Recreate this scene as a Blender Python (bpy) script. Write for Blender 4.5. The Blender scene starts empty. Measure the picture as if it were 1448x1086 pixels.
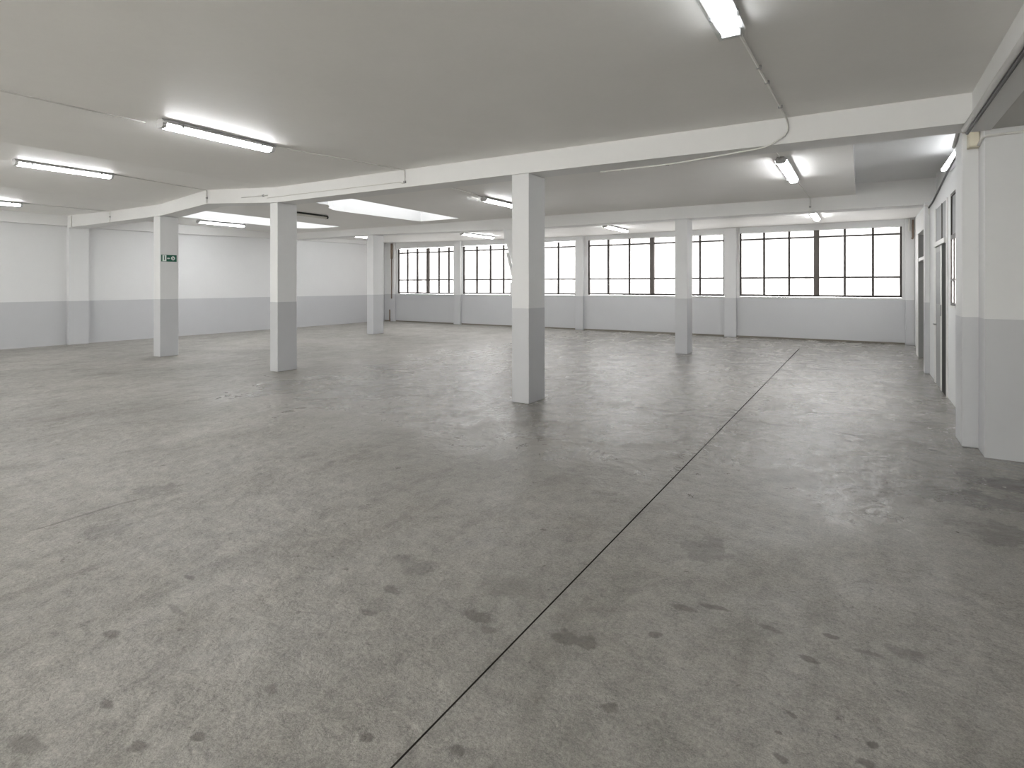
import bpy, bmesh, math, random
from mathutils import Vector
random.seed(7)
scene = bpy.context.scene
COL = scene.collection
PI = math.pi

# ------------------------------------------------------------------ tuning
WORLD = 25.0          # overcast daylight
TUBE = 30.0          # fluorescent diffusers
EXPOSURE = 0.72
T_FAR, T_BACK, T_SKY = 0.245, 0.48, 0.075   # how much daylight each set of panes lets through

# ------------------------------------------------------------------ materials
def new_mat(name):
    m = bpy.data.materials.new(name)
    m.use_nodes = True
    nt = m.node_tree
    nt.nodes.clear()
    out = nt.nodes.new('ShaderNodeOutputMaterial')
    return m, nt, out

def N(nt, kind, **kw):
    n = nt.nodes.new(kind)
    for k, v in kw.items():
        if k in n.inputs.keys():
            n.inputs[k].default_value = v
        else:
            setattr(n, k, v)
    return n

def L(nt, a, b):
    nt.links.new(a, b)

def rgba(c):
    return (c[0], c[1], c[2], 1.0)

def math_node(nt, op, a, b=None, c=None, clamp=False):
    n = nt.nodes.new('ShaderNodeMath')
    n.operation = op
    n.use_clamp = clamp
    for i, v in enumerate((a, b, c)):
        if v is None:
            continue
        if isinstance(v, (int, float)):
            n.inputs[i].default_value = v
        else:
            L(nt, v, n.inputs[i])
    return n.outputs[0]

def mix_rgb(nt, fac, a, b, blend='MIX'):
    n = nt.nodes.new('ShaderNodeMix')
    n.data_type = 'RGBA'
    n.blend_type = blend
    for sock, v in ((n.inputs[0], fac), (n.inputs[6], a), (n.inputs[7], b)):
        if isinstance(v, (int, float)):
            sock.default_value = v
        elif isinstance(v, tuple):
            sock.default_value = rgba(v)
        else:
            L(nt, v, sock)
    return n.outputs[2]

def noise(nt, vec, scale, detail=3.0, rough=0.55, dist=0.0):
    n = nt.nodes.new('ShaderNodeTexNoise')
    n.inputs['Scale'].default_value = scale
    n.inputs['Detail'].default_value = detail
    n.inputs['Roughness'].default_value = rough
    n.inputs['Distortion'].default_value = dist
    L(nt, vec, n.inputs['Vector'])
    return n.outputs['Fac']

def stretch(nt, vec, sx, sy, sz):
    n = nt.nodes.new('ShaderNodeVectorMath')
    n.operation = 'MULTIPLY'
    n.inputs[1].default_value = (sx, sy, sz)
    L(nt, vec, n.inputs[0])
    return n.outputs[0]

def step(nt, v, lo, hi):
    n = nt.nodes.new('ShaderNodeMapRange')
    n.interpolation_type = 'SMOOTHSTEP'
    n.inputs['From Min'].default_value = lo
    n.inputs['From Max'].default_value = hi
    L(nt, v, n.inputs['Value'])
    return n.outputs['Result']

def paint(name, white, grey=None, height=None, rough=0.55, grey_rough=0.33, mottled=0.05):
    """Painted plaster; with a height, a gloss dado coat below it."""
    m, nt, out = new_mat(name)
    geo = nt.nodes.new('ShaderNodeNewGeometry')
    pos = geo.outputs['Position']
    b = nt.nodes.new('ShaderNodeBsdfPrincipled')
    n1 = noise(nt, pos, 1.3, 4, 0.6)
    n2 = noise(nt, pos, 22.0, 3, 0.6)
    tone = math_node(nt, 'ADD', math_node(nt, 'MULTIPLY', n1, 0.7), math_node(nt, 'MULTIPLY', n2, 0.3))
    gain = math_node(nt, 'ADD', math_node(nt, 'MULTIPLY', tone, 2 * mottled), 1.0 - mottled)
    if grey is None:
        base = white
        b.inputs['Roughness'].default_value = rough
    else:
        sep = nt.nodes.new('ShaderNodeSeparateXYZ')
        L(nt, pos, sep.inputs[0])
        wob = math_node(nt, 'MULTIPLY', math_node(nt, 'SUBTRACT', noise(nt, pos, 9.0, 2), 0.5), 0.006)
        z = math_node(nt, 'ADD', sep.outputs[2], wob)
        f = math_node(nt, 'LESS_THAN', z, height)
        base = mix_rgb(nt, f, white, grey)
        mr = nt.nodes.new('ShaderNodeMix')
        mr.inputs[2].default_value = rough
        mr.inputs[3].default_value = grey_rough
        L(nt, f, mr.inputs[0])
        L(nt, mr.outputs[0], b.inputs['Roughness'])
    v = nt.nodes.new('ShaderNodeVectorMath')
    v.operation = 'SCALE'
    if isinstance(base, tuple):
        v.inputs[0].default_value = base
    else:
        L(nt, base, v.inputs[0])
    L(nt, gain, v.inputs['Scale'])
    L(nt, v.outputs[0], b.inputs['Base Color'])
    bump = nt.nodes.new('ShaderNodeBump')
    bump.inputs['Strength'].default_value = 0.12
    bump.inputs['Distance'].default_value = 0.004
    L(nt, n2, bump.inputs['Height'])
    L(nt, bump.outputs[0], b.inputs['Normal'])
    L(nt, b.outputs[0], out.inputs[0])
    return m

def solid(name, c, rough=0.5, metal=0.0, vary=0.06):
    m, nt, out = new_mat(name)
    geo = nt.nodes.new('ShaderNodeNewGeometry')
    b = nt.nodes.new('ShaderNodeBsdfPrincipled')
    n1 = noise(nt, geo.outputs['Position'], 14.0, 3)
    dark = tuple(x * (1 - vary) for x in c)
    lite = tuple(min(1, x * (1 + vary)) for x in c)
    L(nt, mix_rgb(nt, n1, dark, lite), b.inputs['Base Color'])
    b.inputs['Roughness'].default_value = rough
    b.inputs['Metallic'].default_value = metal
    L(nt, b.outputs[0], out.inputs[0])
    return m

def glow(name, c, s):
    m, nt, out = new_mat(name)
    e = N(nt, 'ShaderNodeEmission', Color=rgba(c), Strength=s)
    L(nt, e.outputs[0], out.inputs[0])
    return m

def frosted(name, clear=0.7, tint=(0.97, 0.965, 0.96), dirt=0.25):
    """Dusty frosted window glass with vertical run marks."""
    m, nt, out = new_mat(name)
    geo = nt.nodes.new('ShaderNodeNewGeometry')
    pos = geo.outputs['Position']
    run = noise(nt, stretch(nt, pos, 6.0, 6.0, 0.35), 1.0, 5, 0.65)
    big = noise(nt, stretch(nt, pos, 0.8, 0.8, 0.5), 1.0, 2)
    f = math_node(nt, 'MULTIPLY', step(nt, run, 0.42, 0.64), step(nt, big, 0.34, 0.58))
    dirty = tuple(t * (1 - dirt) for t in tint)
    c = mix_rgb(nt, f, tint, (dirty[0], dirty[1] * 0.985, dirty[2] * 0.97))
    tr = nt.nodes.new('ShaderNodeBsdfTransparent')
    tl = nt.nodes.new('ShaderNodeBsdfTranslucent')
    L(nt, c, tr.inputs[0])
    L(nt, c, tl.inputs[0])
    mx = nt.nodes.new('ShaderNodeMixShader')
    mx.inputs[0].default_value = clear
    L(nt, tl.outputs[0], mx.inputs[1])
    L(nt, tr.outputs[0], mx.inputs[2])
    L(nt, mx.outputs[0], out.inputs[0])
    return m

def clear_cover(name):
    m, nt, out = new_mat(name)
    tr = N(nt, 'ShaderNodeBsdfTransparent', Color=(0.94, 0.95, 0.95, 1))
    gl = N(nt, 'ShaderNodeBsdfGlossy', Color=(1, 1, 1, 1), Roughness=0.12)
    mx = nt.nodes.new('ShaderNodeMixShader')
    mx.inputs[0].default_value = 0.06
    L(nt, tr.outputs[0], mx.inputs[1])
    L(nt, gl.outputs[0], mx.inputs[2])
    L(nt, mx.outputs[0], out.inputs[0])
    return m

def concrete_floor():
    m, nt, out = new_mat('worn_concrete')
    geo = nt.nodes.new('ShaderNodeNewGeometry')
    pos = geo.outputs['Position']
    sep = nt.nodes.new('ShaderNodeSeparateXYZ')
    L(nt, pos, sep.inputs[0])
    X, Y = sep.outputs[0], sep.outputs[1]
    b = nt.nodes.new('ShaderNodeBsdfPrincipled')
    # broad tone, trowel clouds, wear along the traffic direction
    broad = noise(nt, pos, 0.33, 3, 0.5, 0.4)
    cloud = noise(nt, pos, 1.5, 9, 0.68, 0.4)
    drag = noise(nt, stretch(nt, pos, 4.0, 1.3, 1.0), 1.0, 8, 0.68, 0.6)
    mid = noise(nt, pos, 11.0, 5, 0.72, 0.3)
    fine = noise(nt, pos, 60.0, 4, 0.75)
    grit = noise(nt, pos, 170.0, 2, 0.6)
    col = mix_rgb(nt, step(nt, broad, 0.32, 0.68), FLOOR_A, FLOOR_B)
    col = mix_rgb(nt, math_node(nt, 'MULTIPLY', step(nt, cloud, 0.50, 0.70), 0.34), col, (0.17, 0.155, 0.13))
    col = mix_rgb(nt, math_node(nt, 'MULTIPLY', step(nt, cloud, 0.46, 0.30), 0.22), col, (0.46, 0.44, 0.40))
    col = mix_rgb(nt, math_node(nt, 'MULTIPLY', step(nt, drag, 0.50, 0.68), 0.34), col, (0.16, 0.145, 0.125))
    col = mix_rgb(nt, math_node(nt, 'MULTIPLY', step(nt, drag, 0.48, 0.30), 0.18), col, (0.48, 0.455, 0.415))
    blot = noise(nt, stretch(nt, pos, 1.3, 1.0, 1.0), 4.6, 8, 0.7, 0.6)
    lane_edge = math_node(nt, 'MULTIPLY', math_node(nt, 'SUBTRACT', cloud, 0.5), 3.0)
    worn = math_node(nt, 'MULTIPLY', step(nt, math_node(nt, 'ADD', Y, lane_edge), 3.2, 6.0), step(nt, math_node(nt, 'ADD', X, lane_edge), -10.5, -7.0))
    col = mix_rgb(nt, math_node(nt, 'MULTIPLY', math_node(nt, 'MULTIPLY', worn, step(nt, blot, 0.45, 0.62)), 0.55), col, (0.155, 0.132, 0.112))  # lane wear; dark gaps between its reflections are also put into this colour
    # aggregate speckle
    def swing(f, k):
        return math_node(nt, 'MULTIPLY', math_node(nt, 'SUBTRACT', f, 0.5), k)
    g = math_node(nt, 'ADD', math_node(nt, 'ADD', swing(fine, 1.5), swing(grit, 1.1)), math_node(nt, 'ADD', math_node(nt, 'ADD', swing(mid, 0.9), swing(blot, 0.75)), 0.97))
    g = math_node(nt, 'MAXIMUM', g, 0.4)
    v = nt.nodes.new('ShaderNodeVectorMath')
    v.operation = 'SCALE'
    L(nt, col, v.inputs[0])
    L(nt, g, v.inputs['Scale'])
    col = v.outputs[0]
    # pits: tiny dark chips scattered everywhere
    pits = step(nt, noise(nt, pos, 34.0, 2, 0.6, 0.6), 0.66, 0.72)
    col = mix_rgb(nt, math_node(nt, 'MULTIPLY', pits, 0.45), col, (0.085, 0.076, 0.064))
    # oil spots, two sizes, in scattered colonies
    colony = step(nt, noise(nt, pos, 0.8, 2), 0.40, 0.58)
    s1 = step(nt, noise(nt, stretch(nt, pos, 1.2, 0.9, 1.0), 3.6, 6, 0.66, 0.5), 0.655, 0.70)
    s2 = step(nt, noise(nt, stretch(nt, pos, 1.0, 1.3, 1.0), 10.0, 4, 0.6, 0.4), 0.665, 0.705)
    spots = math_node(nt, 'MULTIPLY', math_node(nt, 'MAXIMUM', math_node(nt, 'MULTIPLY', s1, 0.32), math_node(nt, 'MULTIPLY', s2, 0.5)), colony)
    col = mix_rgb(nt, spots, col, (0.085, 0.077, 0.066))
    # single remembered stains: x, y, radius x, radius y, strength
    warp = nt.nodes.new('ShaderNodeTexNoise')
    warp.inputs['Scale'].default_value = 4.5
    warp.inputs['Detail'].default_value = 8.0
    warp.inputs['Roughness'].default_value = 0.72
    L(nt, pos, warp.inputs['Vector'])
    wsep = nt.nodes.new('ShaderNodeSeparateXYZ')
    L(nt, warp.outputs['Color'], wsep.inputs[0])
    wx = math_node(nt, 'SUBTRACT', wsep.outputs[0], 0.5)
    wy = math_node(nt, 'SUBTRACT', wsep.outputs[1], 0.5)
    for (sx, sy, rx, ry, st) in STAINS:
        k = 2.6 * min(rx, ry)
        dx = math_node(nt, 'ADD', math_node(nt, 'SUBTRACT', X, sx), math_node(nt, 'MULTIPLY', wx, 2 * k))
        dy = math_node(nt, 'ADD', math_node(nt, 'SUBTRACT', Y, sy), math_node(nt, 'MULTIPLY', wy, 2 * k))
        d = math_node(nt, 'ADD', math_node(nt, 'POWER', math_node(nt, 'ABSOLUTE', math_node(nt, 'DIVIDE', dx, rx)), 2.0),
                      math_node(nt, 'POWER', math_node(nt, 'ABSOLUTE', math_node(nt, 'DIVIDE', dy, ry)), 2.0))
        msk = math_node(nt, 'MULTIPLY', step(nt, d, 1.25, 0.35), st)
        col = mix_rgb(nt, msk, col, (0.075, 0.066, 0.055))
    # hairline cracks running across the slab
    crack = None
    for (cy, amp, x0, x1) in ((7.1, 0.25, -2.6, 0.6), (8.6, 0.3, -7.0, -3.5), (6.2, 0.35, -9.0, -5.2)):
        w = math_node(nt, 'MULTIPLY', math_node(nt, 'SUBTRACT', noise(nt, pos, 1.1, 5), 0.5), amp * 2)
        d = math_node(nt, 'ABSOLUTE', math_node(nt, 'ADD', math_node(nt, 'SUBTRACT', Y, cy), w))
        inx = math_node(nt, 'MULTIPLY', math_node(nt, 'GREATER_THAN', X, x0), math_node(nt, 'LESS_THAN', X, x1))
        c = math_node(nt, 'MULTIPLY', math_node(nt, 'LESS_THAN', d, 0.012), inx)
        crack = c if crack is None else math_node(nt, 'MAXIMUM', crack, c)
    col = mix_rgb(nt, math_node(nt, 'MULTIPLY', crack, 0.45), col, (0.09, 0.08, 0.07))
    # saw-cut joint, very slightly bowed
    dY = math_node(nt, 'SUBTRACT', Y, 6.5)
    bow = math_node(nt, 'SUBTRACT', -1.324, math_node(nt, 'MULTIPLY', math_node(nt, 'MULTIPLY', dY, dY), JOINT_BOW))
    dj = math_node(nt, 'ABSOLUTE', math_node(nt, 'SUBTRACT', X, bow))
    # the cut opens up slightly towards the windows
    wide = math_node(nt, 'ADD', 0.0030, math_node(nt, 'MULTIPLY', Y, 0.00042))
    joint = math_node(nt, 'MULTIPLY', step(nt, math_node(nt, 'SUBTRACT', dj, wide), 0.0015, -0.0005), math_node(nt, 'LESS_THAN', Y, 15.9))
    soil = math_node(nt, 'MULTIPLY', step(nt, dj, 0.06, 0.0), 0.12)
    col = mix_rgb(nt, soil, col, (0.11, 0.10, 0.085))
    col = mix_rgb(nt, joint, col, (0.025, 0.022, 0.02))
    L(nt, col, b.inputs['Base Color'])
    # polish worn into patches
    pol = noise(nt, stretch(nt, pos, 1.2, 0.9, 1.0), 1.3, 8, 0.7, 0.5)
    r = nt.nodes.new('ShaderNodeMapRange')
    r.inputs['From Min'].default_value = 0.36
    r.inputs['From Max'].default_value = 0.62
    r.inputs['To Min'].default_value = 0.10
    r.inputs['To Max'].default_value = 0.33
    L(nt, pol, r.inputs['Value'])
    # the traffic lane in mid hall is polished, the margins stay matt
    edge = math_node(nt, 'MULTIPLY', math_node(nt, 'SUBTRACT', cloud, 0.5), 3.0)
    lane = math_node(nt, 'MULTIPLY', step(nt, math_node(nt, 'ADD', Y, edge), 3.2, 6.0), step(nt, math_node(nt, 'ADD', X, edge), -10.5, -7.0))
    matt = math_node(nt, 'MULTIPLY', math_node(nt, 'SUBTRACT', 1.0, lane), 0.30)
    rr = math_node(nt, 'ADD', math_node(nt, 'ADD', r.outputs[0], matt), math_node(nt, 'MULTIPLY', math_node(nt, 'MAXIMUM', math_node(nt, 'MAXIMUM', joint, crack), spots), 0.4))
    L(nt, rr, b.inputs['Roughness'])
    L(nt, math_node(nt, 'MULTIPLY', math_node(nt, 'SUBTRACT', 1.0, joint), 0.95), b.inputs['Specular IOR Level'])
    # uneven, trowelled surface
    h = math_node(nt, 'ADD', math_node(nt, 'MULTIPLY', noise(nt, pos, 2.4, 3, 0.5, 0.5), 1.0),
                  math_node(nt, 'ADD', math_node(nt, 'MULTIPLY', mid, 0.46), math_node(nt, 'MULTIPLY', noise(nt, pos, 5.5, 3, 0.55, 0.4), 0.6)))
    h = math_node(nt, 'ADD', h, math_node(nt, 'MULTIPLY', fine, 0.03))
    bump = nt.nodes.new('ShaderNodeBump')
    bump.inputs['Strength'].default_value = FLOOR_BUMP
    bump.inputs['Distance'].default_value = 0.03
    L(nt, h, bump.inputs['Height'])
    L(nt, bump.outputs[0], b.inputs['Normal'])
    L(nt, b.outputs[0], out.inputs[0])
    return m

FLOOR_A = (0.285, 0.273, 0.247)
FLOOR_B = (0.365, 0.35, 0.32)
FLOOR_BUMP = 0.75
JOINT_BOW = 0.0
STAINS = [
    (1.35, 5.95, 0.75, 0.22, 0.75), (0.75, 5.45, 0.55, 0.20, 0.55), (1.05, 4.75, 0.6, 0.22, 0.5),
    (0.55, 8.1, 0.35, 0.16, 0.5), (0.9, 9.0, 0.25, 0.3, 0.35), (-0.35, 5.15, 0.35, 0.2, 0.3),
    (-1.574, 2.212, 0.075, 0.055, 0.6), (-1.104, 2.323, 0.10, 0.05, 0.6), (-1.47, 2.17, 0.05, 0.03, 0.5),
    (-4.68, 2.3, 0.16, 0.16, 0.35), (-4.2, 1.74, 0.14, 0.13, 0.35), (-0.807, 3.55, 0.14, 0.22, 0.4),
    (-4.6, 1.8, 0.02, 0.42, 0.5), (-2.15, 2.45, 0.16, 0.12, 0.3),
    (-2.919, 1.232, 0.05, 0.03, 0.6),
    (-2.45, 1.025, 0.04, 0.022, 0.6),
    (-2.145, 0.98, 0.04, 0.025, 0.6),
    (-1.993, 1.128, 0.03, 0.022, 0.6),
    (-1.974, 1.408, 0.03, 0.025, 0.5),
    (-3.115, 1.697, 0.045, 0.02, 0.6),
    (-2.87, 1.501, 0.09, 0.02, 0.4),
    (-2.098, 2.199, 0.05, 0.03, 0.5),
    (-2.047, 1.974, 0.05, 0.025, 0.45),
    (-1.486, 1.434, 0.03, 0.02, 0.6),
    (-1.181, 1.547, 0.032, 0.025, 0.65),
    (-0.822, 2.009, 0.035, 0.03, 0.6),
    (-0.797, 2.544, 0.035, 0.03, 0.6),
    (-0.744, 2.829, 0.06, 0.03, 0.5),
    (-0.619, 2.906, 0.07, 0.025, 0.6),
    (-0.357, 2.865, 0.05, 0.025, 0.5),
    (-0.114, 2.953, 0.03, 0.025, 0.65),
    (-0.184, 2.727, 0.04, 0.025, 0.6),
    (0.168, 2.983, 0.08, 0.05, 0.4),
    (0.032, 2.899, 0.07, 0.02, 0.45),
    (0.032, 2.332, 0.022, 0.02, 0.7),
    (-0.229, 2.105, 0.03, 0.02, 0.65),
    (0.015, 2.229, 0.03, 0.02, 0.65),
    (-1.571, 2.549, 0.2, 0.1, 0.25),
    (-2.461, 0.767, 0.12, 0.06, 0.5),
]

WHITE = (0.74, 0.742, 0.742)
GREY = (0.54, 0.545, 0.56)
M = {}
M['wall'] = paint('white_wall_paint', WHITE, GREY, 1.17)
M['far'] = paint('white_window_wall_paint', WHITE, GREY, 1.20)
M['right'] = paint('white_side_wall_paint', WHITE, GREY, 1.285)
M['column'] = paint('white_column_paint', WHITE, GREY, 1.285)
M['white'] = paint('white_paint', WHITE)
M['beam'] = paint('white_beam_paint', (0.78, 0.776, 0.768))
M['ceiling'] = paint('ceiling_plaster', (0.86, 0.845, 0.82), mottled=0.06)
M['alcove'] = paint('grey_alcove_plaster', (0.50, 0.49, 0.47), mottled=0.06)
M['door'] = solid('grey_door_paint', (0.27, 0.27, 0.265), 0.45)
M['frame_white'] = solid('worn_white_joinery', (0.72, 0.71, 0.69), 0.45, vary=0.1)
M['steel'] = solid('dark_steel_frame', (0.045, 0.038, 0.034), 0.5)
M['mullion'] = solid('brown_grey_mullion', (0.11, 0.095, 0.085), 0.5)
M['fixture'] = solid('fixture_grey_plastic', (0.60, 0.60, 0.60), 0.4)
M['fixture_dark'] = solid('fixture_dark_metal', (0.03, 0.028, 0.026), 0.5)
M['clip'] = solid('clip_steel', (0.35, 0.35, 0.35), 0.35, 0.6)
M['conduit'] = solid('painted_conduit', (0.72, 0.71, 0.68), 0.45)
M['conduit_grey'] = solid('grey_conduit', (0.62, 0.61, 0.585), 0.45)
M['cable_black'] = solid('black_cable', (0.02, 0.02, 0.02), 0.5)
M['beige'] = solid('aged_beige_plastic', (0.56, 0.52, 0.41), 0.45)
M['brown'] = solid('rusty_brown_pipe', (0.22, 0.16, 0.12), 0.6, vary=0.3)
M['skirt'] = solid('dark_skirting', (0.20, 0.18, 0.15), 0.7, vary=0.2)
M['green'] = solid('sign_green', (0.0, 0.10, 0.055), 0.4)
M['sign_white'] = solid('sign_white', (0.78, 0.84, 0.80), 0.4)
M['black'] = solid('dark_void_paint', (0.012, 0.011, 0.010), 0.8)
M['opal'] = solid('dead_diffuser', (0.62, 0.60, 0.54), 0.35)
M['glass'] = frosted('frosted_glass', 0.7, (1.0 * T_FAR, 0.995 * T_FAR, 0.99 * T_FAR), 0.32)
M['glass_side'] = frosted('side_frosted_glass', 0.35, (0.5, 0.495, 0.49))
M['glass_added'] = frosted('added_window_glass', 0.7, (T_BACK, T_BACK, 0.98 * T_BACK))
M['glass_grey'] = solid('dull_grey_glass', (0.22, 0.225, 0.225), 0.5)
M['roof_glass'] = frosted('skylight_opal_glass', 0.75, (T_SKY * .97, T_SKY * .985, T_SKY), 0.05)
M['tube'] = glow('lit_diffuser', (0.96, 0.98, 1.0), TUBE)
M['tube_bare'] = glow('lit_tube', (0.96, 0.98, 1.0), TUBE * 0.25)
M['tube_wall'] = glow('lit_wall_tube', (0.96, 0.98, 1.0), TUBE * 0.2)
M['cover'] = clear_cover('clear_acrylic_cover')
M['floor'] = concrete_floor()

# ------------------------------------------------------------------ mesh building
class MB:
    def __init__(self):
        self.v, self.f = [], []
    def quad(self, a, b, c, d):
        n = len(self.v)
        self.v += [a, b, c, d]
        self.f.append((n, n + 1, n + 2, n + 3))
        return self
    def box(self, x0, x1, y0, y1, z0, z1):
        n = len(self.v)
        self.v += [(x, y, z) for z in (z0, z1) for y in (y0, y1) for x in (x0, x1)]
        for q in ((0, 2, 3, 1), (4, 5, 7, 6), (0, 1, 5, 4), (1, 3, 7, 5), (3, 2, 6, 7), (2, 0, 4, 6)):
            self.f.append(tuple(n + i for i in q))
        return self
    def hexa(self, p):
        """8 corners ordered as box()"""
        n = len(self.v)
        self.v += p
        for q in ((0, 2, 3, 1), (4, 5, 7, 6), (0, 1, 5, 4), (1, 3, 7, 5), (3, 2, 6, 7), (2, 0, 4, 6)):
            self.f.append(tuple(n + i for i in q))
        return self
    def prism(self, poly, axis, a, b):
        """extrude a 2-D polygon along axis ('x': poly is (y,z); 'y': (x,z); 'z': (x,y))"""
        def P(p, t):
            return {'x': (t, p[0], p[1]), 'y': (p[0], t, p[1]), 'z': (p[0], p[1], t)}[axis]
        n, k = len(self.v), len(poly)
        self.v += [P(p, a) for p in poly] + [P(p, b) for p in poly]
        self.f.append(tuple(n + i for i in range(k)))
        self.f.append(tuple(n + k + i for i in reversed(range(k))))
        for i in range(k):
            j = (i + 1) % k
            self.f.append((n + i, n + k + i, n + k + j, n + j))
        return self
    def tube(self, pts, r, seg=10, smooth_corner=0.0):
        pts = [Vector(p) for p in pts]
        if smooth_corner > 0 and len(pts) > 2:
            new = [pts[0]]
            for i in range(1, len(pts) - 1):
                p, a, b = pts[i], pts[i - 1], pts[i + 1]
                da, db = (a - p), (b - p)
                t = min(smooth_corner, da.length * 0.48, db.length * 0.48)
                pa, pb = p + da.normalized() * t, p + db.normalized() * t
                for s in range(6):
                    u = s / 5
                    new.append(pa * (1 - u) ** 2 + p * 2 * u * (1 - u) + pb * u * u)
            new.append(pts[-1])
            pts = new
        n0 = len(self.v)
        up = None
        for i, p in enumerate(pts):
            t = (pts[min(i + 1, len(pts) - 1)] - pts[max(i - 1, 0)]).normalized()
            if up is None:
                up = Vector((0, 0, 1)) if abs(t.z) < 0.9 else Vector((1, 0, 0))
            s = t.cross(up)
            if s.length < 1e-5:
                s = t.orthogonal()
            s.normalize()
            up = s.cross(t).normalized()
            for k in range(seg):
                a = 2 * PI * k / seg
                self.v.append(tuple(p + (s * math.cos(a) + up * math.sin(a)) * r))
        for i in range(len(pts) - 1):
            for k in range(seg):
                a, b = n0 + i * seg + k, n0 + i * seg + (k + 1) % seg
                self.f.append((a, b, b + seg, a + seg))
        self.f.append(tuple(n0 + k for k in reversed(range(seg))))
        e = n0 + (len(pts) - 1) * seg
        self.f.append(tuple(e + k for k in range(seg)))
        return self
    def build(self, name, mat, parent=None, loc=(0, 0, 0), bevel=0.0, smooth=False):
        me = bpy.data.meshes.new(name)
        me.from_pydata([tuple(Vector(v) - Vector(loc)) for v in self.v], [], self.f)
        me.materials.append(mat)
        bm = bmesh.new()
        bm.from_mesh(me)
        bmesh.ops.recalc_face_normals(bm, faces=bm.faces)
        bm.to_mesh(me)
        bm.free()
        if smooth:
            for p in me.polygons:
                p.use_smooth = True
        o = bpy.data.objects.new(name, me)
        COL.objects.link(o)
        o.location = loc
        if parent is not None:
            o.parent = parent
            o.location = Vector(loc)
        if bevel:
            md = o.modifiers.new('bevel', 'BEVEL')
            md.width = bevel
            md.segments = 2
            md.limit_method = 'ANGLE'
        return o

def tag(o, label=None, cat=None, group=None, kind=None):
    if label: o['label'] = label
    if cat: o['category'] = cat
    if group: o['group'] = group
    if kind: o['kind'] = kind
    return o

def thing(name, loc, label, cat, group=None, rz=0.0, kind='thing'):
    o = bpy.data.objects.new(name, None)
    o.empty_display_size = 0.2
    COL.objects.link(o)
    o.location = loc
    o.rotation_euler = (0, 0, rz)
    return tag(o, label, cat, group, kind)

def copy_tree(o, parent=None):
    c = o.copy()
    COL.objects.link(c)
    if parent is not None:
        c.parent = parent
    for ch in list(o.children):
        copy_tree(ch, c)
    return c

def interp(prof, x):
    for (xa, za), (xb, zb) in zip(prof, prof[1:]):
        if xa <= x <= xb:
            return za + (zb - za) * (x - xa) / (xb - xa)
    return prof[0][1] if x < prof[0][0] else prof[-1][1]

# ------------------------------------------------------------------ key dimensions
XL = -18.11                         # left wall
YF = 18.485                         # window wall
YB = -6.0                           # wall behind the camera
Y1, Y1b = 6.569, 6.97               # first cross beam
Y2, Y2b = 13.224, 13.68             # second cross beam
CEIL1 = [(XL - .2, 3.45), (-15.4, 3.40), (-13.3, 3.39), (-11.4, 3.55), (-9.2, 3.40), (-4.5, 3.38), (1.1, 3.35)]
def ceil2(x): return 3.405 - 0.004 * x
CEIL3 = [(XL - .2, 3.48), (-14.3, 3.40), (-8.3, 3.345), (-3.0, 3.37), (1.5, 3.38)]

# ------------------------------------------------------------------ floor, ceilings
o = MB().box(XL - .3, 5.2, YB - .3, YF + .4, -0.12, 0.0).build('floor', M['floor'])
tag(o, 'worn stained grey concrete floor with a thin saw-cut joint', 'floor', kind='structure')

def strip_ceiling(name, prof, y0, y1, mat, label):
    m = MB()
    for (xa, za), (xb, zb) in zip(prof, prof[1:]):
        m.hexa([(xa, y0, za), (xb, y0, zb), (xa, y1, za), (xb, y1, zb),
                (xa, y0, za + .12), (xb, y0, zb + .12), (xa, y1, za + .12), (xb, y1, zb + .12)])
    return tag(m.build(name, mat), label, 'ceiling', kind='structure')

strip_ceiling('ceiling', CEIL1, YB, Y1 + .03, M['ceiling'], 'grey white plaster ceiling of the front bay with a low ridge')
strip_ceiling('ceiling', CEIL3, Y2b - .03, YF + .2, M['ceiling'], 'low plaster ceiling in front of the factory windows')

SKY1 = [(-14.0, 7.5), (-14.15, 12.46), (-15.3, 12.43), (-15.62, 12.28), (-15.8, 12.05), (-15.87, 11.7), (-15.87, 7.5)]
SKY2 = [(-9.25, 8.46), (-9.47, 12.53), (-10.9, 12.58), (-11.1, 9.9), (-11.05, 9.5), (-10.85, 9.2), (-10.62, 9.03), (-10.46, 8.86), (-10.40, 8.47)]
def ceiling_with_holes():
    bm = bmesh.new()
    outer = [(XL - .1, Y1b - .03), (-0.09, Y1b - .03), (-0.09, Y2 + .03), (XL - .1, Y2 + .03)]
    edges = []
    for loop in (outer, SKY1, SKY2):
        vs = [bm.verts.new((x, y, ceil2(x))) for x, y in loop]
        for i in range(len(vs)):
            edges.append(bm.edges.new((vs[i], vs[(i + 1) % len(vs)])))
    bmesh.ops.triangle_fill(bm, use_beauty=True, edges=edges)
    # remove any faces filled inside the openings
    def inside(p, poly):
        c = False
        for i in range(len(poly)):
            (xa, ya), (xb, yb) = poly[i], poly[i - 1]
            if (ya > p[1]) != (yb > p[1]) and p[0] < (xb - xa) * (p[1] - ya) / (yb - ya) + xa:
                c = not c
        return c
    kill = [f for f in bm.faces if any(inside(f.calc_center_median(), s) for s in (SKY1, SKY2))]
    bmesh.ops.delete(bm, geom=kill, context='FACES_ONLY')
    for f in bm.faces:
        if f.normal.z > 0:
            f.normal_flip()
    me = bpy.data.meshes.new('ceiling')
    bm.to_mesh(me)
    bm.free()
    me.materials.append(M['ceiling'])
    ob = bpy.data.objects.new('ceiling', me)
    COL.objects.link(ob)
    return tag(ob, 'plaster ceiling of the middle bay, cut by two long skylights', 'ceiling', kind='structure')
ceiling_with_holes()

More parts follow.
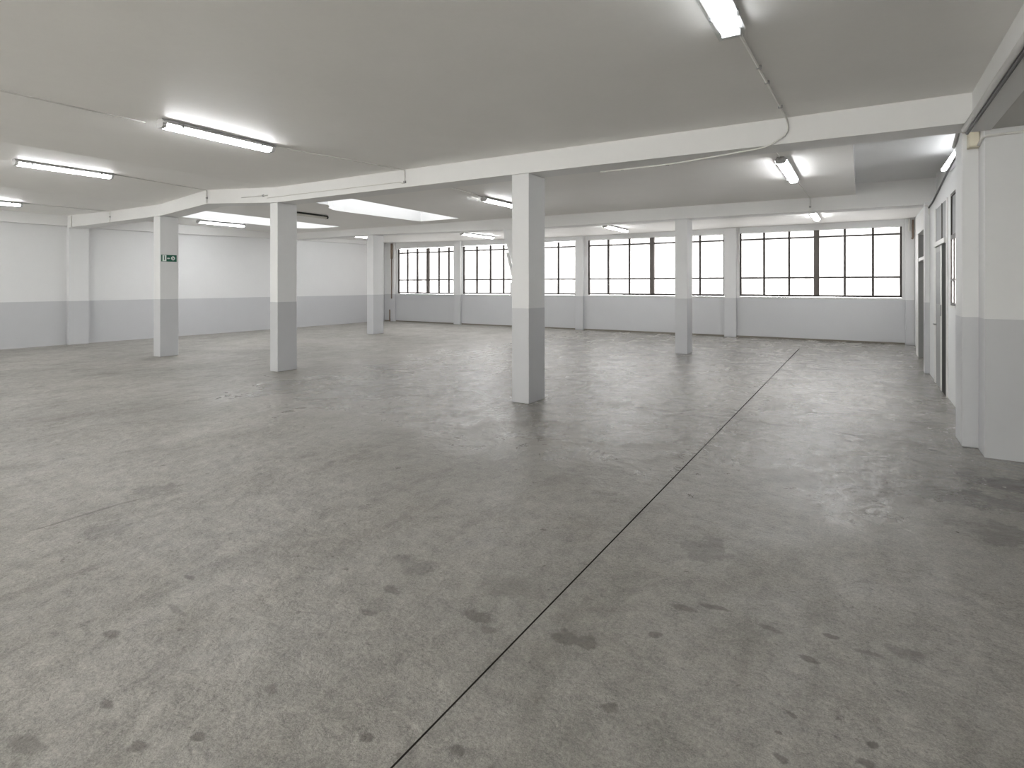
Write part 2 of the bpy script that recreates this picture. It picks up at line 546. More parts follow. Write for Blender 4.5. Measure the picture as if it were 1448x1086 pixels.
# raised bay of the ceiling beside the right-hand wall
m = MB()
xa, xb, zt = -0.09, 1.22, 3.62
m.box(xa - .08, xa, Y1b - .02, Y2 + .02, ceil2(xa) + .003, zt + .1)
m.box(xa - .08, xb, Y1b - .02, Y2 + .02, zt, zt + .12)
tag(m.build('ceiling', M['white']), 'raised white ceiling recess beside the door wall', 'ceiling', kind='structure')

# alcove ceiling
o = MB().box(1.02, 4.6, YB, 6.765, 3.04, 3.2).build('ceiling', M['alcove'])
tag(o, 'lower grey ceiling of the side alcove', 'ceiling', kind='structure')

# skylights
def skylight(n, poly, label):
    root = thing('window_%d' % n, (0, 0, 0), label, 'skylight', kind='structure')
    m = MB()
    h = 0.75
    k = len(poly)
    cx = sum(p[0] for p in poly) / k
    cy = sum(p[1] for p in poly) / k
    for i in range(k):
        a, b = poly[i], poly[(i + 1) % k]
        m.quad((a[0], a[1], ceil2(a[0]) - .002), (b[0], b[1], ceil2(b[0]) - .002), (b[0], b[1], 3.45 + h), (a[0], a[1], 3.45 + h))
    m.build('skylight_shaft', M['white'], root)
    g = MB()
    g.v = [(x, y, 3.45 + h) for x, y in poly]
    g.f = [tuple(range(k))]
    g.build('skylight_glazing', M['roof_glass'], root)
    xs, ys = [p[0] for p in poly], [p[1] for p in poly]
    li = bpy.data.lights.new('skylight_daylight', 'AREA')
    li.shape = 'RECTANGLE'
    li.size, li.size_y = max(xs) - min(xs), max(ys) - min(ys)
    li.cycles.is_portal = True
    lo = bpy.data.objects.new('skylight_daylight', li)
    COL.objects.link(lo)
    lo.location = ((max(xs) + min(xs)) / 2, (max(ys) + min(ys)) / 2, 3.45 + h + .02)
    tag(lo, kind='helper')
    lo.parent = root
skylight(6, SKY1, 'long white skylight near the left wall, behind the column with the exit sign')
skylight(7, SKY2, 'long white skylight with a rounded corner in mid ceiling')

# ------------------------------------------------------------------ walls
def portal(x0, x1, z0, z1, y, face):
    li = bpy.data.lights.new('window_daylight', 'AREA')
    li.shape = 'RECTANGLE'
    li.size, li.size_y = x1 - x0, z1 - z0
    li.cycles.is_portal = True
    lo = bpy.data.objects.new('window_daylight', li)
    COL.objects.link(lo)
    lo.location = ((x0 + x1) / 2, y, (z0 + z1) / 2)
    lo.rotation_euler = (-PI / 2, 0, 0) if face < 0 else (PI / 2, 0, 0)   # light faces -Y or +Y
    tag(lo, kind='helper')
    return lo

o = MB().box(XL - .25, XL, YB - .25, YF + .3, 0, 3.75).build('wall_left', M['wall'])
tag(o, 'long white wall with a grey dado at the left', 'wall', kind='structure')
# ledge beam under the ceiling, along the wall
m = MB()
seg = [(YB, 3.155), (7.0, 3.165), (9.5, 3.19), (12.6, 3.27), (18.3, 3.35)]
for (ya, za), (yb, zb) in zip(seg, seg[1:]):
    m.hexa([(XL, ya, za), (XL + .16, ya, za), (XL, yb, zb), (XL + .16, yb, zb), (XL, ya, 3.7), (XL + .16, ya, 3.7), (XL, yb, 3.7), (XL + .16, yb, 3.7)])
tag(m.build('trim_1', M['beam']), 'shallow white ledge beam along the top of the left wall', 'ledge beam', kind='structure')

WIN = [  # x0, x1, z0, z1, vertical bars, wide mullion
    (-17.37, -14.24, 1.225, 3.175, (-16.83, -16.27, -15.08, -14.555), (-15.72, -15.61)),
    (-13.80, -8.72, 1.235, 3.175, (-13.13, -12.48, -11.86, -10.12, -9.47), (-11.25, -11.12)),
    (-8.27, -3.63, 1.25, 3.185, (-7.52, -6.75, -5.14, -4.39), (-6.02, -5.885)),
    (-3.19, 0.94, 1.252, 3.185, (-2.50, -1.815, -0.394, 0.279), (-1.167, -1.03)),
]
m = MB()
th = 0.22
m.box(XL - .2, 1.6, YF, YF + th, 0, 1.215)
m.box(XL - .2, 1.6, YF, YF + th, 3.185, 3.75)
xs = XL - .2
for w in WIN:
    m.box(xs, w[0], YF, YF + th, 1.215, 3.185)
    xs = w[1]
m.box(xs, 1.6, YF, YF + th, 1.215, 3.185)
tag(m.build('wall_back', M['far']), 'white factory window wall with grey panels under the sills', 'wall', kind='structure')

for i, (x0, x1, z0, z1, bars, mull) in enumerate(WIN):
    lab = ['steel framed frosted window nearest the left wall', 'steel framed frosted window behind the tall middle column',
           'steel framed frosted window partly behind the slim far column', 'widest steel framed frosted window beside the door wall'][i]
    root = thing('window_%d' % (i + 1), (0, 0, 0), lab, 'window', 'frosted factory windows', kind='structure')
    y = YF + .10
    f = MB()
    t = 0.032
    f.box(x0, x0 + .045, y - .03, y + .03, z0, z1)
    f.box(x1 - .045, x1, y - .03, y + .03, z0, z1)
    f.box(x0 + .045, x1 - .045, y - .03, y + .03, z0, z0 + .06)
    up, lo = (2.99, 1.815)
    for bx in bars:
        f.box(bx - .0275, bx + .0275, y - .028, y + .028, z0 + .06, z1)
    xx = [x0 + .045] + sorted([b for b in bars] + [mull[0], mull[1]]) + [x1 - .045]
    for z in (up, lo):
        k = 0
        while k < len(xx) - 1:
            a, b = xx[k], xx[k + 1]
            if not (abs(a - mull[0]) < 1e-6):
                f.box(a + .0276 * (a in bars), b - .0276 * (b in bars), y - .022, y + .022, z - .023, z + .023)
            k += 1
    f.build('window_frame', M['steel'], root)
    MB().box(mull[0], mull[1], y - .06, y + .04, z0 + .06, z1).build('mullion', M['mullion'], root)
    MB().box(x0, x1, y + .032, y + .038, z0, z1).build('glazing', M['glass'], root)
    MB().box(x0, x1, YF - .015, y - .032, 1.215, z0 - .002).build('window_sill', M['white'], root)
    portal(x0, x1, z0, z1, YF + th + .03, -1)

# pilasters on the window wall
PIL = [(-17.72, -17.42), (-14.155, -13.82), (-8.70, -8.395), (-3.618, -3.268), (1.008, 1.206)]
PLAB = ['white window wall pilaster in the far left corner', 'white pilaster between the two far left windows',
        'white pilaster just right of the tall middle column', 'white pilaster left of the window beside the door wall',
        'white pilaster in the far right corner under the pipe stubs']
for (a, b), lab in zip(PIL, PLAB):
    o = MB().box(a, b, YF - .11, YF - .002, 0.001, interp(CEIL3, a) - .004).build('pilaster', M['far'], bevel=.006)
    tag(o, lab, 'pilaster', 'pilasters on the window wall', 'thing')
o = MB().box(XL + .002, -17.95, 6.606, 7.065, 0.001, 3.14).build('pilaster', M['wall'], bevel=.006)
tag(o, 'white pilaster on the left wall carrying the end of the front cross beam', 'pilaster', kind='thing')

# thin dark skirting line at the window wall
tag(MB().box(XL + .01, 1.0, YF - .012, YF - .001, 0.001, 0.045).build('baseboard_back', M['skirt']), 'thin dark skirting under the windows', 'skirting', kind='structure')

# right-hand door wall (three planes)
m = MB()
m.box(1.05, 1.25, 7.525, 9.217, 0, 3.1)                # beside pilaster
m.box(1.05, 1.25, 9.217, 9.784, 0, 1.32)               # under side window
m.box(1.05, 1.25, 9.217, 9.784, 2.85, 3.1)
m.box(1.05, 1.25, 9.784, 10.05, 0, 3.1)
m.box(1.05, 1.25, 10.05, 11.64, 2.84, 3.1)
m.box(1.05, 1.25, 11.64, 12.6, 0, 3.1)
m.box(1.17, 1.4, 7.09, 12.85, 3.1, 3.75)
m.box(1.21, 1.41, 12.85, 13.93, 0, 3.75)
m.box(1.21, 1.41, 15.5, YF + .2, 0, 3.75)
m.box(1.21, 1.41, 13.93, 15.5, 2.73, 3.75)
tag(m.build('wall_right', M['white']), 'white door wall along the right side', 'wall', kind='structure')
m = MB()
m.box(0.976, 4.6, 6.765, 7.09, 0, 3.75)
tag(m.build('wall_side', M['right']), 'short white wall with grey dado beside the near right pilaster', 'wall', kind='structure')
tag(MB().box(4.6, 4.8, YB - .2, 7.09, 0, 3.75).build('wall_alcove', M['right']), 'end wall of the side alcove', 'wall', kind='structure')

# wall behind the camera; its unseen windows are added to light the hall
m = MB()
BW = [(-17, -13), (-12, -8), (-7, -3), (-2, 2)]
m.box(XL - .2, 4.8, YB - .2, YB, 0, 1.1)
m.box(XL - .2, 4.8, YB - .2, YB, 3.1, 3.75)
xs = XL - .2
for a, b in BW:
    m.box(xs, a, YB - .2, YB, 1.1, 3.1)
    xs = b
    portal(a, b, 1.1, 3.1, YB - .22, 1)
m.box(xs, 4.8, YB - .2, YB, 1.1, 3.1)
tag(m.build('wall_front', M['wall']), 'white wall behind the viewer with a row of added windows', 'wall', kind='structure')
for i, (a, b) in enumerate(BW):
    root = thing('window_%d' % (8 + i), (0, 0, 0), 'unseen frosted window added behind the viewer to light the hall', 'window', 'added windows behind the viewer', kind='structure')
    f = MB()
    for bx in (a, (a + b) / 2 - .02, b - .04):
        f.box(bx, bx + .04, YB - .13, YB - .07, 1.1, 3.1)
    f.box(a, b, YB - .12, YB - .08, 1.1, 1.14)
    f.build('window_frame', M['steel'], root)
    MB().box(a, b, YB - .16, YB - .15, 1.1, 3.1).build('glazing', M['glass_added'], root)

# ------------------------------------------------------------------ beams
def cross_beam(under, top, y0, y1, label):
    m = MB()
    xs = sorted(set([p[0] for p in under] + [p[0] for p in top]))
    for a, b in zip(xs, xs[1:]):
        za, zb = interp(under, a), interp(under, b)
        m.hexa([(a, y0, za), (b, y0, zb), (a, y1, za), (b, y1, zb), (a, y0, top), (b, y0, top), (a, y1, top), (b, y1, top)]
               if isinstance(top, float) else
               [(a, y0, za), (b, y0, zb), (a, y1, za), (b, y1, zb)] + [(x, y, interp(top, x)) for y in (y0, y1) for x in (a, b)])
    bm_o = m.build('ceiling_beam', M['beam'])
    me = bm_o.data
    bm = bmesh.new()
    bm.from_mesh(me)
    bmesh.ops.remove_doubles(bm, verts=bm.verts, dist=1e-5)
    # drop inner partitions
    seen = {}
    for f in bm.faces:
        seen.setdefault(tuple(round(c, 4) for c in f.calc_center_median()), []).append(f)
    inner = [f for fs in seen.values() if len(fs) > 1 for f in fs]
    bmesh.ops.delete(bm, geom=inner, context='FACES')
    bmesh.ops.recalc_face_normals(bm, faces=bm.faces)
    bm.to_mesh(me)
    bm.free()
    return tag(bm_o, label, 'beam', kind='thing')

U1 = [(XL + .17, 3.125), (-13.4, 3.135), (-13.1, 3.145), (-11.4, 3.268), (-9.35, 3.13), (-9.1, 3.122), (-4.0, 3.108), (0.86, 3.078)]
T1 = [(x, 3.70) for x in (XL + .17, -13.4, -13.1, -11.4, -9.35, -9.1, -4.0, 0.86)]
cross_beam(U1, T1, Y1, Y1b, 'front white cross beam that kinks up to a ridge above the exit sign column')
U2 = [(XL + .17, 3.24), (-13.8, 3.24), (-13.4, 3.235), (-8.5, 3.14), (-3.5, 3.14), (1.2, 3.125)]
T2 = [(x, 3.66) for x in (XL + .17, -13.8, -13.4, -8.5, -3.5, 1.2)]
cross_beam(U2, T2, Y2, Y2b, 'second white cross beam carried by the farther row of columns')
m = MB().box(0.86, 1.018, YB, 6.762, 3.03, 3.70)
tag(m.build('ceiling_beam', M['beam']), 'white edge beam over the alcove opening, with a thick grey pipe on it', 'beam', kind='thing')

# ------------------------------------------------------------------ columns
COLS = [
    (-4.062, -3.791, Y1, 0.45, 'nearest and tallest white column, in mid hall, with grey lower part', U1),
    (-9.343, -9.121, Y1, 0.42, 'white column second from the left in the front row, without a sign', U1),
    (-13.526, -13.246, Y1, 0.40, 'white column wearing the green exit sign', U1),
    (-3.695, -3.415, Y2, 0.456, 'far white column standing before the windows at the right of mid hall', U2),
    (-13.746, -13.455, Y2, 0.466, 'farthest left white column, close to the left end of the windows', U2),
    (-8.15, -7.86, Y2, 0.40, 'white column hidden behind the nearest column, only its splayed top showing', U2),
]
for (a, b, y, d, lab, U) in COLS:
    root = thing('column', ((a + b) / 2, y + d / 2, 0), lab, 'column', 'rectangular concrete columns')
    h = min(interp(U, a), interp(U, b)) - .003
    w = (b - a) / 2
    MB().box(-w, w, -d / 2, d / 2, 0.001, h).build('shaft', M['column'], root, bevel=.008)
    if 'hidden' in lab:
        MB().prism([(-w, 2.15), (-w - .17, 2.646), (-w - .275, 2.875), (-w - .30, h), (-w, h)], 'y', -d / 2, d / 2 - .1).build('haunch', M['white'], root)
        MB().hexa([(-w - .26, -.12, 2.49), (-w - .20, -.12, 2.50), (-w - .26, -.06, 2.49), (-w - .20, -.06, 2.50),
                   (-w - .04, -.12, 1.70), (-w + .02, -.12, 1.71), (-w - .04, -.06, 1.70), (-w + .02, -.06, 1.71)][0:8]).build('strut', M['white'], root)
        MB().box(-w - .10, -w, -.16, .02, 1.28, 1.66).build('switch_box', M['white'], root, bevel=.01)

# right-hand pilasters
o = MB().box(0.846, 1.048, 7.092, 7.525, 0.001, 3.34).build('pilaster', M['right'], bevel=.01)
tag(o, 'white pilaster with the beige junction box, at the near right', 'pilaster', 'pilasters on the door wall', 'thing')
o = MB().box(0.978, 1.208, 12.602, 12.848, 0.001, 3.097).build('pilaster', M['right'], bevel=.01)
tag(o, 'white pilaster between the two doorways of the right wall', 'pilaster', 'pilasters on the door wall', 'thing')

# ------------------------------------------------------------------ exit sign on the third column
r = thing('exit_sign', (-13.244, 6.755, 2.2), 'small green emergency exit sign on the white column', 'sign')
MB().box(0, .012, -.165, .165, -.075, .075).build('sign_plate', M['green'], r)
m = MB().box(.0125, .0155, -.115, -.065, -.068, .068).box(.0125, .0155, -.145, -.14, -.068, .068)
m = MB()
# open door panel with a standing figure
m.box(.0125, .0155, -.142, -.06, -.068, .068)
m.build('door_panel', M['sign_white'], r)
m = MB().box(.016, .018, -.110, -.094, -.045, .03)
m.prism([(-.102 + .012 * math.cos(t * PI / 6), .045 + .012 * math.sin(t * PI / 6)) for t in range(12)], 'x', .016, .018)
m.build('door_figure', M['green'], r)
MB().prism([(-.045, -.003), (-.02, .02), (-.02, .008), (.015, .008), (.015, -.014), (-.02, -.014), (-.02, -.026)], 'x', .0125, .0155).build('arrow', M['sign_white'], r)
m = MB().prism([(.085 + .042 * math.cos(t * PI / 12), .002 + .045 * math.sin(t * PI / 12)) for t in range(24)], 'x', .0125, .0155)
m.build('roundel', M['sign_white'], r)
m = MB().tube([(.017, .07, .025), (.017, .085, .0), (.017, .105, -.02)], .007, 6).tube([(.017, .085, .0), (.017, .07, -.025)], .006, 6).tube([(.017, .085, .0), (.017, .105, .012)], .005, 6)
m.build('running_figure', M['green'], r)

# ------------------------------------------------------------------ door and side window on the right wall
d = thing('door_1', (1.05, 10.85, 0), 'grey glazed double door standing ajar, next to the near right pilaster', 'door', kind='structure')
def dbox(name, mat, y0, y1, z0, z1, x0=-.02, x1=.06, parent=d, bevel=0):
    return MB().box(x0, x1, y0 - 10.85, y1 - 10.85, z0, z1).build(name, mat, parent, bevel=bevel)
dbox('door_jamb', M['frame_white'], 11.45, 11.638, 0.001, 2.838)
dbox('door_jamb', M['frame_white'], 10.05, 10.13, 0.001, 2.838)
dbox('transom', M['frame_white'], 10.131, 11.449, 2.21, 2.28, -.045, .06)
dbox('door_leaf', M['door'], 10.795, 11.447, 0.002, 2.205, -.012, .06)
dk = dbox('door_leaf', M['black'], 10.135, 10.615, 0.002, 2.205, -.017, .04)  # black panel put in for the dark gap of the ajar door
dk['label'] = 'black panel for the dark gap'
dbox('door_pane', M['glass_grey'], 10.86, 11.38, 1.3, 2.12, -.018, -.0125)
st = dbox('door_stile', M['frame_white'], 10.62, 10.79, 0.002, 2.205, -.022, .06)
MB().box(-.034, -.023, -.19, -.14, 1.13, 1.30).build('lock_plate', M['clip'], st)
MB().tube([(-.07, -.10, 1.0), (-.10, -.10, 1.0), (-.10, -.02, 1.0)], .012, 8).build('door_handle', M['clip'], d)
dbox('transom_light', M['glass_grey'], 10.69, 11.447, 2.285, 2.83, -.010, .03)
dbox('transom_light', M['glass_grey'], 10.135, 10.63, 2.285, 2.83, -.010, .03)
dbox('mullion', M['steel'], 10.632, 10.688, 2.285, 2.83, -.02, .05)
m = MB().box(1.255, 1.29, 9.9, 11.8, 0, 2.95).box(1.415, 1.45, 13.8, 15.6, 0, 2.9)  # unseen plates added behind the doors to block leaking daylight
tag(m.build('leak_plates', M['black']), 'black plates added behind the two doors against daylight leaks', 'wall', kind='structure')

w = thing('window_5', (1.05, 9.5, 0), 'narrow window beside the open door in the right wall', 'window', kind='structure')
def wbox(name, mat, y0, y1, z0, z1, x0, x1):
    return MB().box(x0, x1, y0 - 9.5, y1 - 9.5, z0, z1).build(name, mat, w)
m = MB()
for (a, b, c, e) in ((9.219, 9.26, 1.322, 2.848), (9.745, 9.782, 1.322, 2.848), (9.26, 9.745, 1.322, 1.36), (9.26, 9.745, 2.81, 2.848), (9.26, 9.745, 2.22, 2.28), (9.49, 9.515, 1.36, 2.22), (9.26, 9.745, 1.66, 1.685)):
    m.box(-.004, .035, a - 9.5, b - 9.5, c, e)
m.build('window_frame', M['steel'], w)
wbox('glazing', M['glass_side'], 9.22, 9.78, 1.33, 2.25, .012, .016)
wbox('upper_pane', M['glass_grey'], 9.22, 9.78, 2.25, 2.845, .012, .02)
wbox('window_sill', M['frame_white'], 9.21, 9.79, 1.295, 1.321, -.02, -.001)

d = thing('door_2', (1.21, 14.7, 0), 'grey door in a projecting white frame near the far right corner', 'door', kind='structure')
def d2(name, mat, y0, y1, z0, z1, x0, x1):
    return MB().box(x0, x1, y0 - 14.7, y1 - 14.7, z0, z1).build(name, mat, d)
d2('door_jamb', M['frame_white'], 15.5, 16.0, 0.001, 2.73, -.13, -.001)
d2('door_header', M['frame_white'], 13.75, 16.0, 2.735, 3.13, -.13, -.001)
d2('transom', M['frame_white'], 13.94, 15.455, 2.12, 2.19, -.125, .05)
d2('door_leaf', M['door'], 13.94, 15.45, 0.002, 2.115, .02, .06)
d2('side_panel', M['door'], 15.46, 15.497, 0.002, 2.715, -.124, -.002)
d2('transom_light', M['glass_grey'], 13.94, 15.455, 2.195, 2.725, .02, .04)
MB().tube([(.02, -.6, 1.05), (-.04, -.6, 1.05), (-.04, -.48, 1.05)], .012, 8).build('door_handle', M['clip'], d)

# ------------------------------------------------------------------ fluorescent fittings
def fitting(name, length, width, height, lit, label, loc, rz=0.0, group='lit fluorescent ceiling fittings'):
    """batten fitting; origin at its top (ceiling) centre, long axis = local Y"""
    root = thing(name, loc, label, 'light fitting', group, rz)
    L2, W2 = length / 2, width / 2
    m = MB().prism([(-W2 * .70, 0), (-W2 * .80, -height * .34), (-W2 * 1.22, -height * .36), (-W2 * 1.22, -height * .50), (W2 * 1.22, -height * .50), (W2 * 1.22, -height * .36), (W2 * .80, -height * .34), (W2 * .70, 0)], 'y', -L2, L2)
    hs = m.build('housing', M['fixture'] if lit else M['fixture_dark'], root)
    m = MB()
    h0, h1 = -height * .505, -height
    m.prism([(-W2 * .98, h0), (-W2 * .80, h1 * .86), (-W2 * .58, h1), (W2 * .58, h1), (W2 * .80, h1 * .86), (W2 * .98, h0)], 'y', -L2 + .045, L2 - .045)
    m.build('diffuser', M['tube'] if lit else M['opal'], root)
    for s in (-1, 1):
        m = MB().prism([(-W2, h0), (-W2 * .95, h1 * .85), (-W2 * .6, h1 * 1.01), (W2 * .6, h1 * 1.01), (W2 * .95, h1 * .85), (W2, h0)], 'y', s * (L2 - .044), s * L2)
        m.build('end_cap', M['fixture'] if lit else M['fixture_dark'], root)
        for sx in (-1, 1):
            MB().box(sx * W2 * 1.23 - .004, sx * W2 * 1.23 + .006, s * (L2 - .2) - .012, s * (L2 - .2) + .012, h0 - .02, h0 + .02).build('clip', M['clip'], hs)
    return root

H = .09
def at_ceiling1(x): return interp(CEIL1, x) - .003
def at_ceiling3(x): return interp(CEIL3, x) - .003
fitting('ceiling_light', 1.36, .135, H, True, 'lit fluorescent fitting on the front bay ceiling, largest of the three at the left', (-6.42, 3.86, at_ceiling1(-6.42)))
fitting('ceiling_light', 1.34, .135, H, True, 'lit fluorescent fitting on the front bay ceiling, middle one of the three at the left', (-10.98, 4.0, at_ceiling1(-10.98)))
fitting('ceiling_light', 1.36, .135, H, True, 'lit fluorescent fitting cut by the left edge, closest to the left wall', (-15.6, 4.2, at_ceiling1(-15.6)))
fitting('ceiling_light', 1.85, .135, H, True, 'lit fluorescent fitting in the middle bay near the raised ceiling recess', (-0.965, 9.68, ceil2(-.97) - .003))
fitting('ceiling_light', 1.40, .135, H, True, 'lit fluorescent fitting half hidden by the nearest column, beyond the front beam', (-6.66, 10.35, ceil2(-6.66) - .003))
fitting('ceiling_light', 1.45, .135, H, True, 'lit fluorescent fitting below the skylight near the left wall', (-16.15, 9.75, ceil2(-16.15) - .003))
fitting('ceiling_light', 1.90, .135, H, True, 'lit fluorescent fitting above the window behind the nearest column', (-11.4, 16.2, at_ceiling3(-11.4)))
fitting('ceiling_light', 1.80, .135, H, True, 'lit fluorescent fitting in front of the windows, between the nearest column and slim far column', (-6.3, 16.2, at_ceiling3(-6.3)))
fitting('ceiling_light', 1.85, .135, H, True, 'lit fluorescent fitting above the window beside the door wall', (-0.985, 15.95, at_ceiling3(-1)))
fitting('ceiling_light', 1.40, .135, H, True, 'lit fluorescent fitting peeping out left of the farthest left column', (-15.6, 14.75, at_ceiling3(-15.6)))
fitting('ceiling_light', 1.40, .135, H, False, 'dark unlit fluorescent fitting between the two skylights', (-12.15, 9.55, ceil2(-12.15) - .003), group='unlit fluorescent ceiling fittings')
fitting('ceiling_light', 0.72, .20, .10, False, 'short black unlit fitting just behind the front beam, mounted crosswise', (-2.70, 8.0, ceil2(-2.7) - .003), PI / 2, group='unlit fluorescent ceiling fittings')

for x in (-15.6, -10.9, -6.6, -0.75):  # extra fittings out of view, added only to brighten the hall
    fitting('ceiling_light', 1.36, .135, H, True, 'unseen fluorescent fitting added behind the viewer as fill light', (x, -2.2, at_ceiling1(x)), group='added fill fittings behind the viewer')

# large twin-tube fitting at the top edge of the view
r = thing('ceiling_light', (-0.745, 3.28, at_ceiling1(-.745)), 'large twin-tube fitting with clear cover, nearest overhead', 'light fitting', 'lit fluorescent ceiling fittings')
L2, W2 = .775, .085
MB().prism([(-.06, 0), (-W2, -.035), (W2, -.035), (.06, 0)], 'y', -L2, L2).build('housing', M['fixture'], r)
MB().prism([(-W2 * .9, -.036), (-.02, -.045), (.02, -.045), (W2 * .9, -.036)], 'y', -L2 + .03, L2 - .03).build('reflector', M['fixture'], r)
for s in (-1, 1):
    MB().tube([(s * .042, -L2 + .05, -.068), (s * .042, L2 - .06, -.068)], .015, 12).build('fluorescent_tube', M['tube_bare'], r, smooth=True)
    MB().box(-W2 * .7, W2 * .7, s * (L2 - .035) - .012, s * (L2 - .035) + .012, -.085, -.046).build('tube_holder', M['fixture'], r)
    for k in (-.5, .5):
        MB().box(s * W2 - .006, s * W2 + .006, k - .015, k + .015, -.055, -.02).build('clip', M['clip'], r)
m = MB()
for sx in (-1, 1):
    m.quad((sx * W2, -L2, -.036), (sx * W2, L2, -.036), (sx * W2 * .93, L2 - .02, -.092), (sx * W2 * .93, -L2 + .02, -.092))
    m.quad((-W2, sx * L2, -.036), (W2, sx * L2, -.036), (W2 * .93, sx * (L2 - .02), -.092), (-W2 * .93, sx * (L2 - .02), -.092))
m.quad((-W2 * .93, -L2 + .02, -.092), (W2 * .93, -L2 + .02, -.092), (W2 * .93, L2 - .02, -.092), (-W2 * .93, L2 - .02, -.092))
m.build('clear_cover', M['cover'], r)

# tube on the right wall above the doors
r = thing('wall_lamp', (1.10, 10.1, 3.37), 'lit fluorescent tube fixed high on the right wall above the doors', 'light fitting', 'lit fluorescent ceiling fittings')
MB().box(.0, .068, -.78, .78, -.035, .035).build('housing', M['fixture'], r)
MB().tube([(-.03, -.74, 0), (-.03, .74, 0)], .026, 12).build('fluorescent_tube', M['tube_wall'], r, smooth=True)
for s in (-1, 1):
    MB().box(-.055, .0, s * .76 - .02, s * .76 + .02, -.03, .03).build('tube_holder', M['fixture'], r)

# ------------------------------------------------------------------ conduits, cables, boxes
def conduit(name, pts, rad, mat, label, corner=.04, clips=(), group=None, cat='conduit'):
    o = MB().tube(pts, rad, 8, corner).build(name, mat, smooth=True)
    tag(o, label, cat, group, 'thing')
    for (x, y, z) in clips:
        MB().box(x - .02, x + .02, y - .013, y + .013, z - .018, z + .018).build('conduit_clip', M['clip'], o, bevel=.004)
    return o

zc = lambda x: interp(CEIL1, x) - .012
conduit('ceiling_conduit', [(-.72, 4.07, zc(-.72)), (-.665, 6.553, zc(-.7)), (-.64, 6.553, 3.2), (-.82, 6.55, 3.085), (-.92, 6.58, 3.070), (-1.9, 6.86, 3.072), (-2.9, 6.9, 3.078)],
        .010, M['conduit'], 'pale cable conduit running from the big overhead light down over the front beam', .16,
        [(-.698, 4.9, 3.352), (-.69, 5.3, 3.352), (-.675, 6.1, 3.352)])
conduit('ceiling_conduit', [(-6.40, 4.55, zc(-6.4)), (-5.997, 6.553, zc(-6)), (-5.997, 6.553, 3.2), (-6.04, 6.553, 3.165), (-6.10, 6.553, 3.20), (-8.168, 6.553, 3.217), (-9.4, 6.553, 3.22)],
        .008, M['conduit'], 'thin conduit from the largest left light dropping to the front beam and running along it', .02,
        [(-5.997, 6.553, 3.19)])
conduit('ceiling_conduit', [(-10.98, 4.68, zc(-10.98)), (-11.39, 6.553, zc(-11.39)), (-11.39, 6.553, 3.28)], .008, M['conduit_grey'],
        'thin conduit dropping down the ridge kink of the front beam', .02, [(-11.39, 6.553, 3.38)])
conduit('ceiling_conduit', [(-15.6, 4.9, zc(-15.6)), (-15.55, 6.553, zc(-15.55)), (-15.55, 6.553, 3.14)], .008, M['conduit_grey'],
        'thin conduit dropping down the front beam left of the exit sign column', .02, [(-15.55, 6.553, 3.26)])
conduit('ceiling_conduit', [(-17.68, 6.553, 3.42), (-17.68, 6.553, 3.13)], .014, M['conduit'], 'short conduit at the left end of the front beam', 0)
conduit('ceiling_conduit', [(-9.4, 6.553, 3.268), (-10.2, 6.553, 3.29)], .008, M['conduit_grey'], 'short conduit with a small round box on the beam over the second column', 0, [(-9.53, 6.553, 3.273)])
conduit('ceiling_conduit', [(-6.64, 9.6, ceil2(-6.6) - .012), (-6.40, 7.0, ceil2(-6.4) - .012)], .008, M['conduit_grey'], 'thin conduit between the front beam and the half hidden light', 0)
conduit('ceiling_conduit', [(-6.66, 3.15, zc(-6.6)), (-6.8, -1.0, zc(-6.8))], .008, M['conduit'], 'thin conduit running back from the largest left light', 0)
conduit('ceiling_conduit', [(-.98, 8.0, ceil2(-.98) - .011), (-.98, 8.74, ceil2(-.98) - .011)], .009, M['conduit'], 'short cable entering the near end of the middle bay light', 0)
conduit('ceiling_conduit', [(-.94, 10.62, ceil2(-.94) - .011), (-.90, Y2 - .014, ceil2(-.9) - .011), (-.90, Y2 - .014, 3.16), (-.93, Y2 - .014, 3.128)], .008, M['conduit'],
        'thin conduit from the middle bay light down the second beam', .02, [(-.90, Y2 - .014, 3.22)])
conduit('ceiling_pipe', [(.826, -1.0, 3.055), (.826, 6.72, 3.055)], .030, M['conduit_grey'], 'thick grey pipe along the edge beam ending at the beige box', 0, cat='pipe')
conduit('ceiling_cable', [(.845, -1.0, 3.018), (.845, 6.74, 3.018)], .013, M['cable_black'], 'black cable under the thick grey pipe on the edge beam', 0, cat='cable')
r = thing('junction_box_mount', (.930, 7.04, 3.02), 'beige square junction box at the top of the near right pilaster', 'junction box')
MB().box(-.045, .045, -.045, .049, -.09, .09).build('box_body', M['beige'], r, bevel=.008)
MB().box(-.038, .038, -.055, -.0455, -.08, .08).build('box_lid', M['beige'], r, bevel=.005)
MB().tube([(-.0, -.01, .092), (-.0, -.01, .15)], .022, 10).build('cable_gland', M['brown'], r, smooth=True)
conduit('wall_conduit_mount', [(.875, 7.072, 3.11), (.832, 7.072, 3.17), (.828, 7.12, 3.16), (.828, 7.5, 3.05)], .016, M['conduit_grey'], 'bent grey conduit wrapping the corner of the near right pilaster', .03)
conduit('wall_cable_mount', [(.960, 6.966, 2.945), (.960, 6.80, 2.965), (.968, 6.745, 2.975), (1.2, 6.745, 2.98), (3.0, 6.745, 2.99)], .013, M['conduit'], 'white cable along the top of the short dado wall', .03, cat='cable')
conduit('wall_conduit_mount', [(1.035, 7.56, 3.33), (1.035, 9.6, 3.22), (1.035, 11.9, 3.02), (1.035, 12.58, 2.99)], .014, M['cable_black'], 'dark sagging conduit along the right wall above the doors', .05)
r = thing('junction_box', (1.06, 12.585, 2.92), 'small white box on the pilaster between the doorways', 'junction box')
MB().box(-.035, .035, -.02, .012, -.05, .05).build('box_body', M['conduit'], r, bevel=.006)
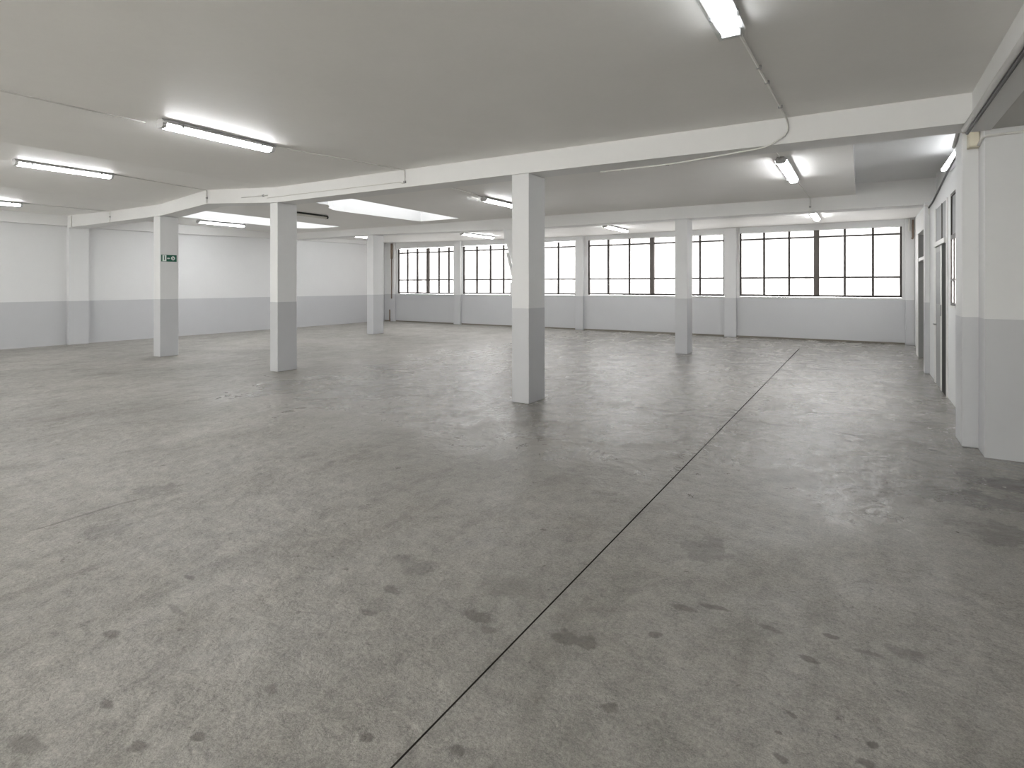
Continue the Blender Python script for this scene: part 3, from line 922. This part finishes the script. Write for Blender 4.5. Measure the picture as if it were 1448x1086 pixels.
MB().tube([(0, 0, .052), (-.03, 0, .10), (-.085, 0, .11)], .010, 8, .02).build('cable_gland', M['conduit_grey'], r)
# pipe stubs in the far right corner
conduit('wall_pipe_mount', [(1.09, 18.33, 3.36), (1.09, 18.33, 3.04)], .030, M['conduit'], 'short pale pipe stub hanging in the far right corner', 0, cat='pipe')
conduit('wall_pipe_mount', [(1.165, 18.30, 3.33), (1.165, 18.30, 2.85), (1.14, 18.30, 2.82)], .022, M['brown'], 'rusty hooked pipe stub beside the pale one in the far right corner', .03, cat='pipe')
# pipes in the far left corner
conduit('wall_pipe_mount', [(-17.53, 18.32, 3.42), (-17.53, 18.32, 2.75)], .045, M['brown'], 'dark thick pipe at the top of the far left corner', 0, cat='pipe')
conduit('wall_pipe_mount', [(-17.56, 18.35, 2.75), (-17.56, 18.35, 1.0)], .022, M['brown'], 'thin rusty pipe below the thick one in the far left corner', 0, cat='pipe')
conduit('wall_pipe_mount', [(-17.66, 18.34, 0.002), (-17.66, 18.34, .52)], .028, M['brown'], 'short upright pipe on the floor of the far left corner', 0, cat='pipe')
# slim conduits at the window pilasters
for i, (x, z0, lab) in enumerate(((-3.20, 2.2, 'slim conduit beside the window next to the door wall'), (-8.34, 2.6, 'slim conduit at the right side of the middle pilaster'))):
    conduit('wall_conduit_mount', [(x, YF - .012, 3.34), (x, YF - .012, z0)], .010, M['conduit'], lab, 0)

# ------------------------------------------------------------------ world, camera, view
w = bpy.data.worlds.new('overcast_sky')
scene.world = w
w.use_nodes = True
bg = w.node_tree.nodes['Background']
bg.inputs[0].default_value = (1.0, 0.995, 0.99, 1)
bg.inputs[1].default_value = WORLD

cam = bpy.data.cameras.new('camera')
cam.sensor_fit = 'HORIZONTAL'
cam.sensor_width = 36.0
cam.lens = 799.12 / 1448 * 36.0
cam.shift_x = 0.0
cam.shift_y = -(543.0 - 402.98) / 1448
cam.clip_start = 0.05
co = bpy.data.objects.new('camera', cam)
COL.objects.link(co)
co.location = (0, 0, 1.6)
co.rotation_euler = (PI / 2, 0, 0.5534)
scene.camera = co

vs = scene.view_settings
vs.view_transform = 'Standard'
vs.look = 'None'
vs.gamma = 1.0
vs.use_curve_mapping = False
vs.exposure = EXPOSURE
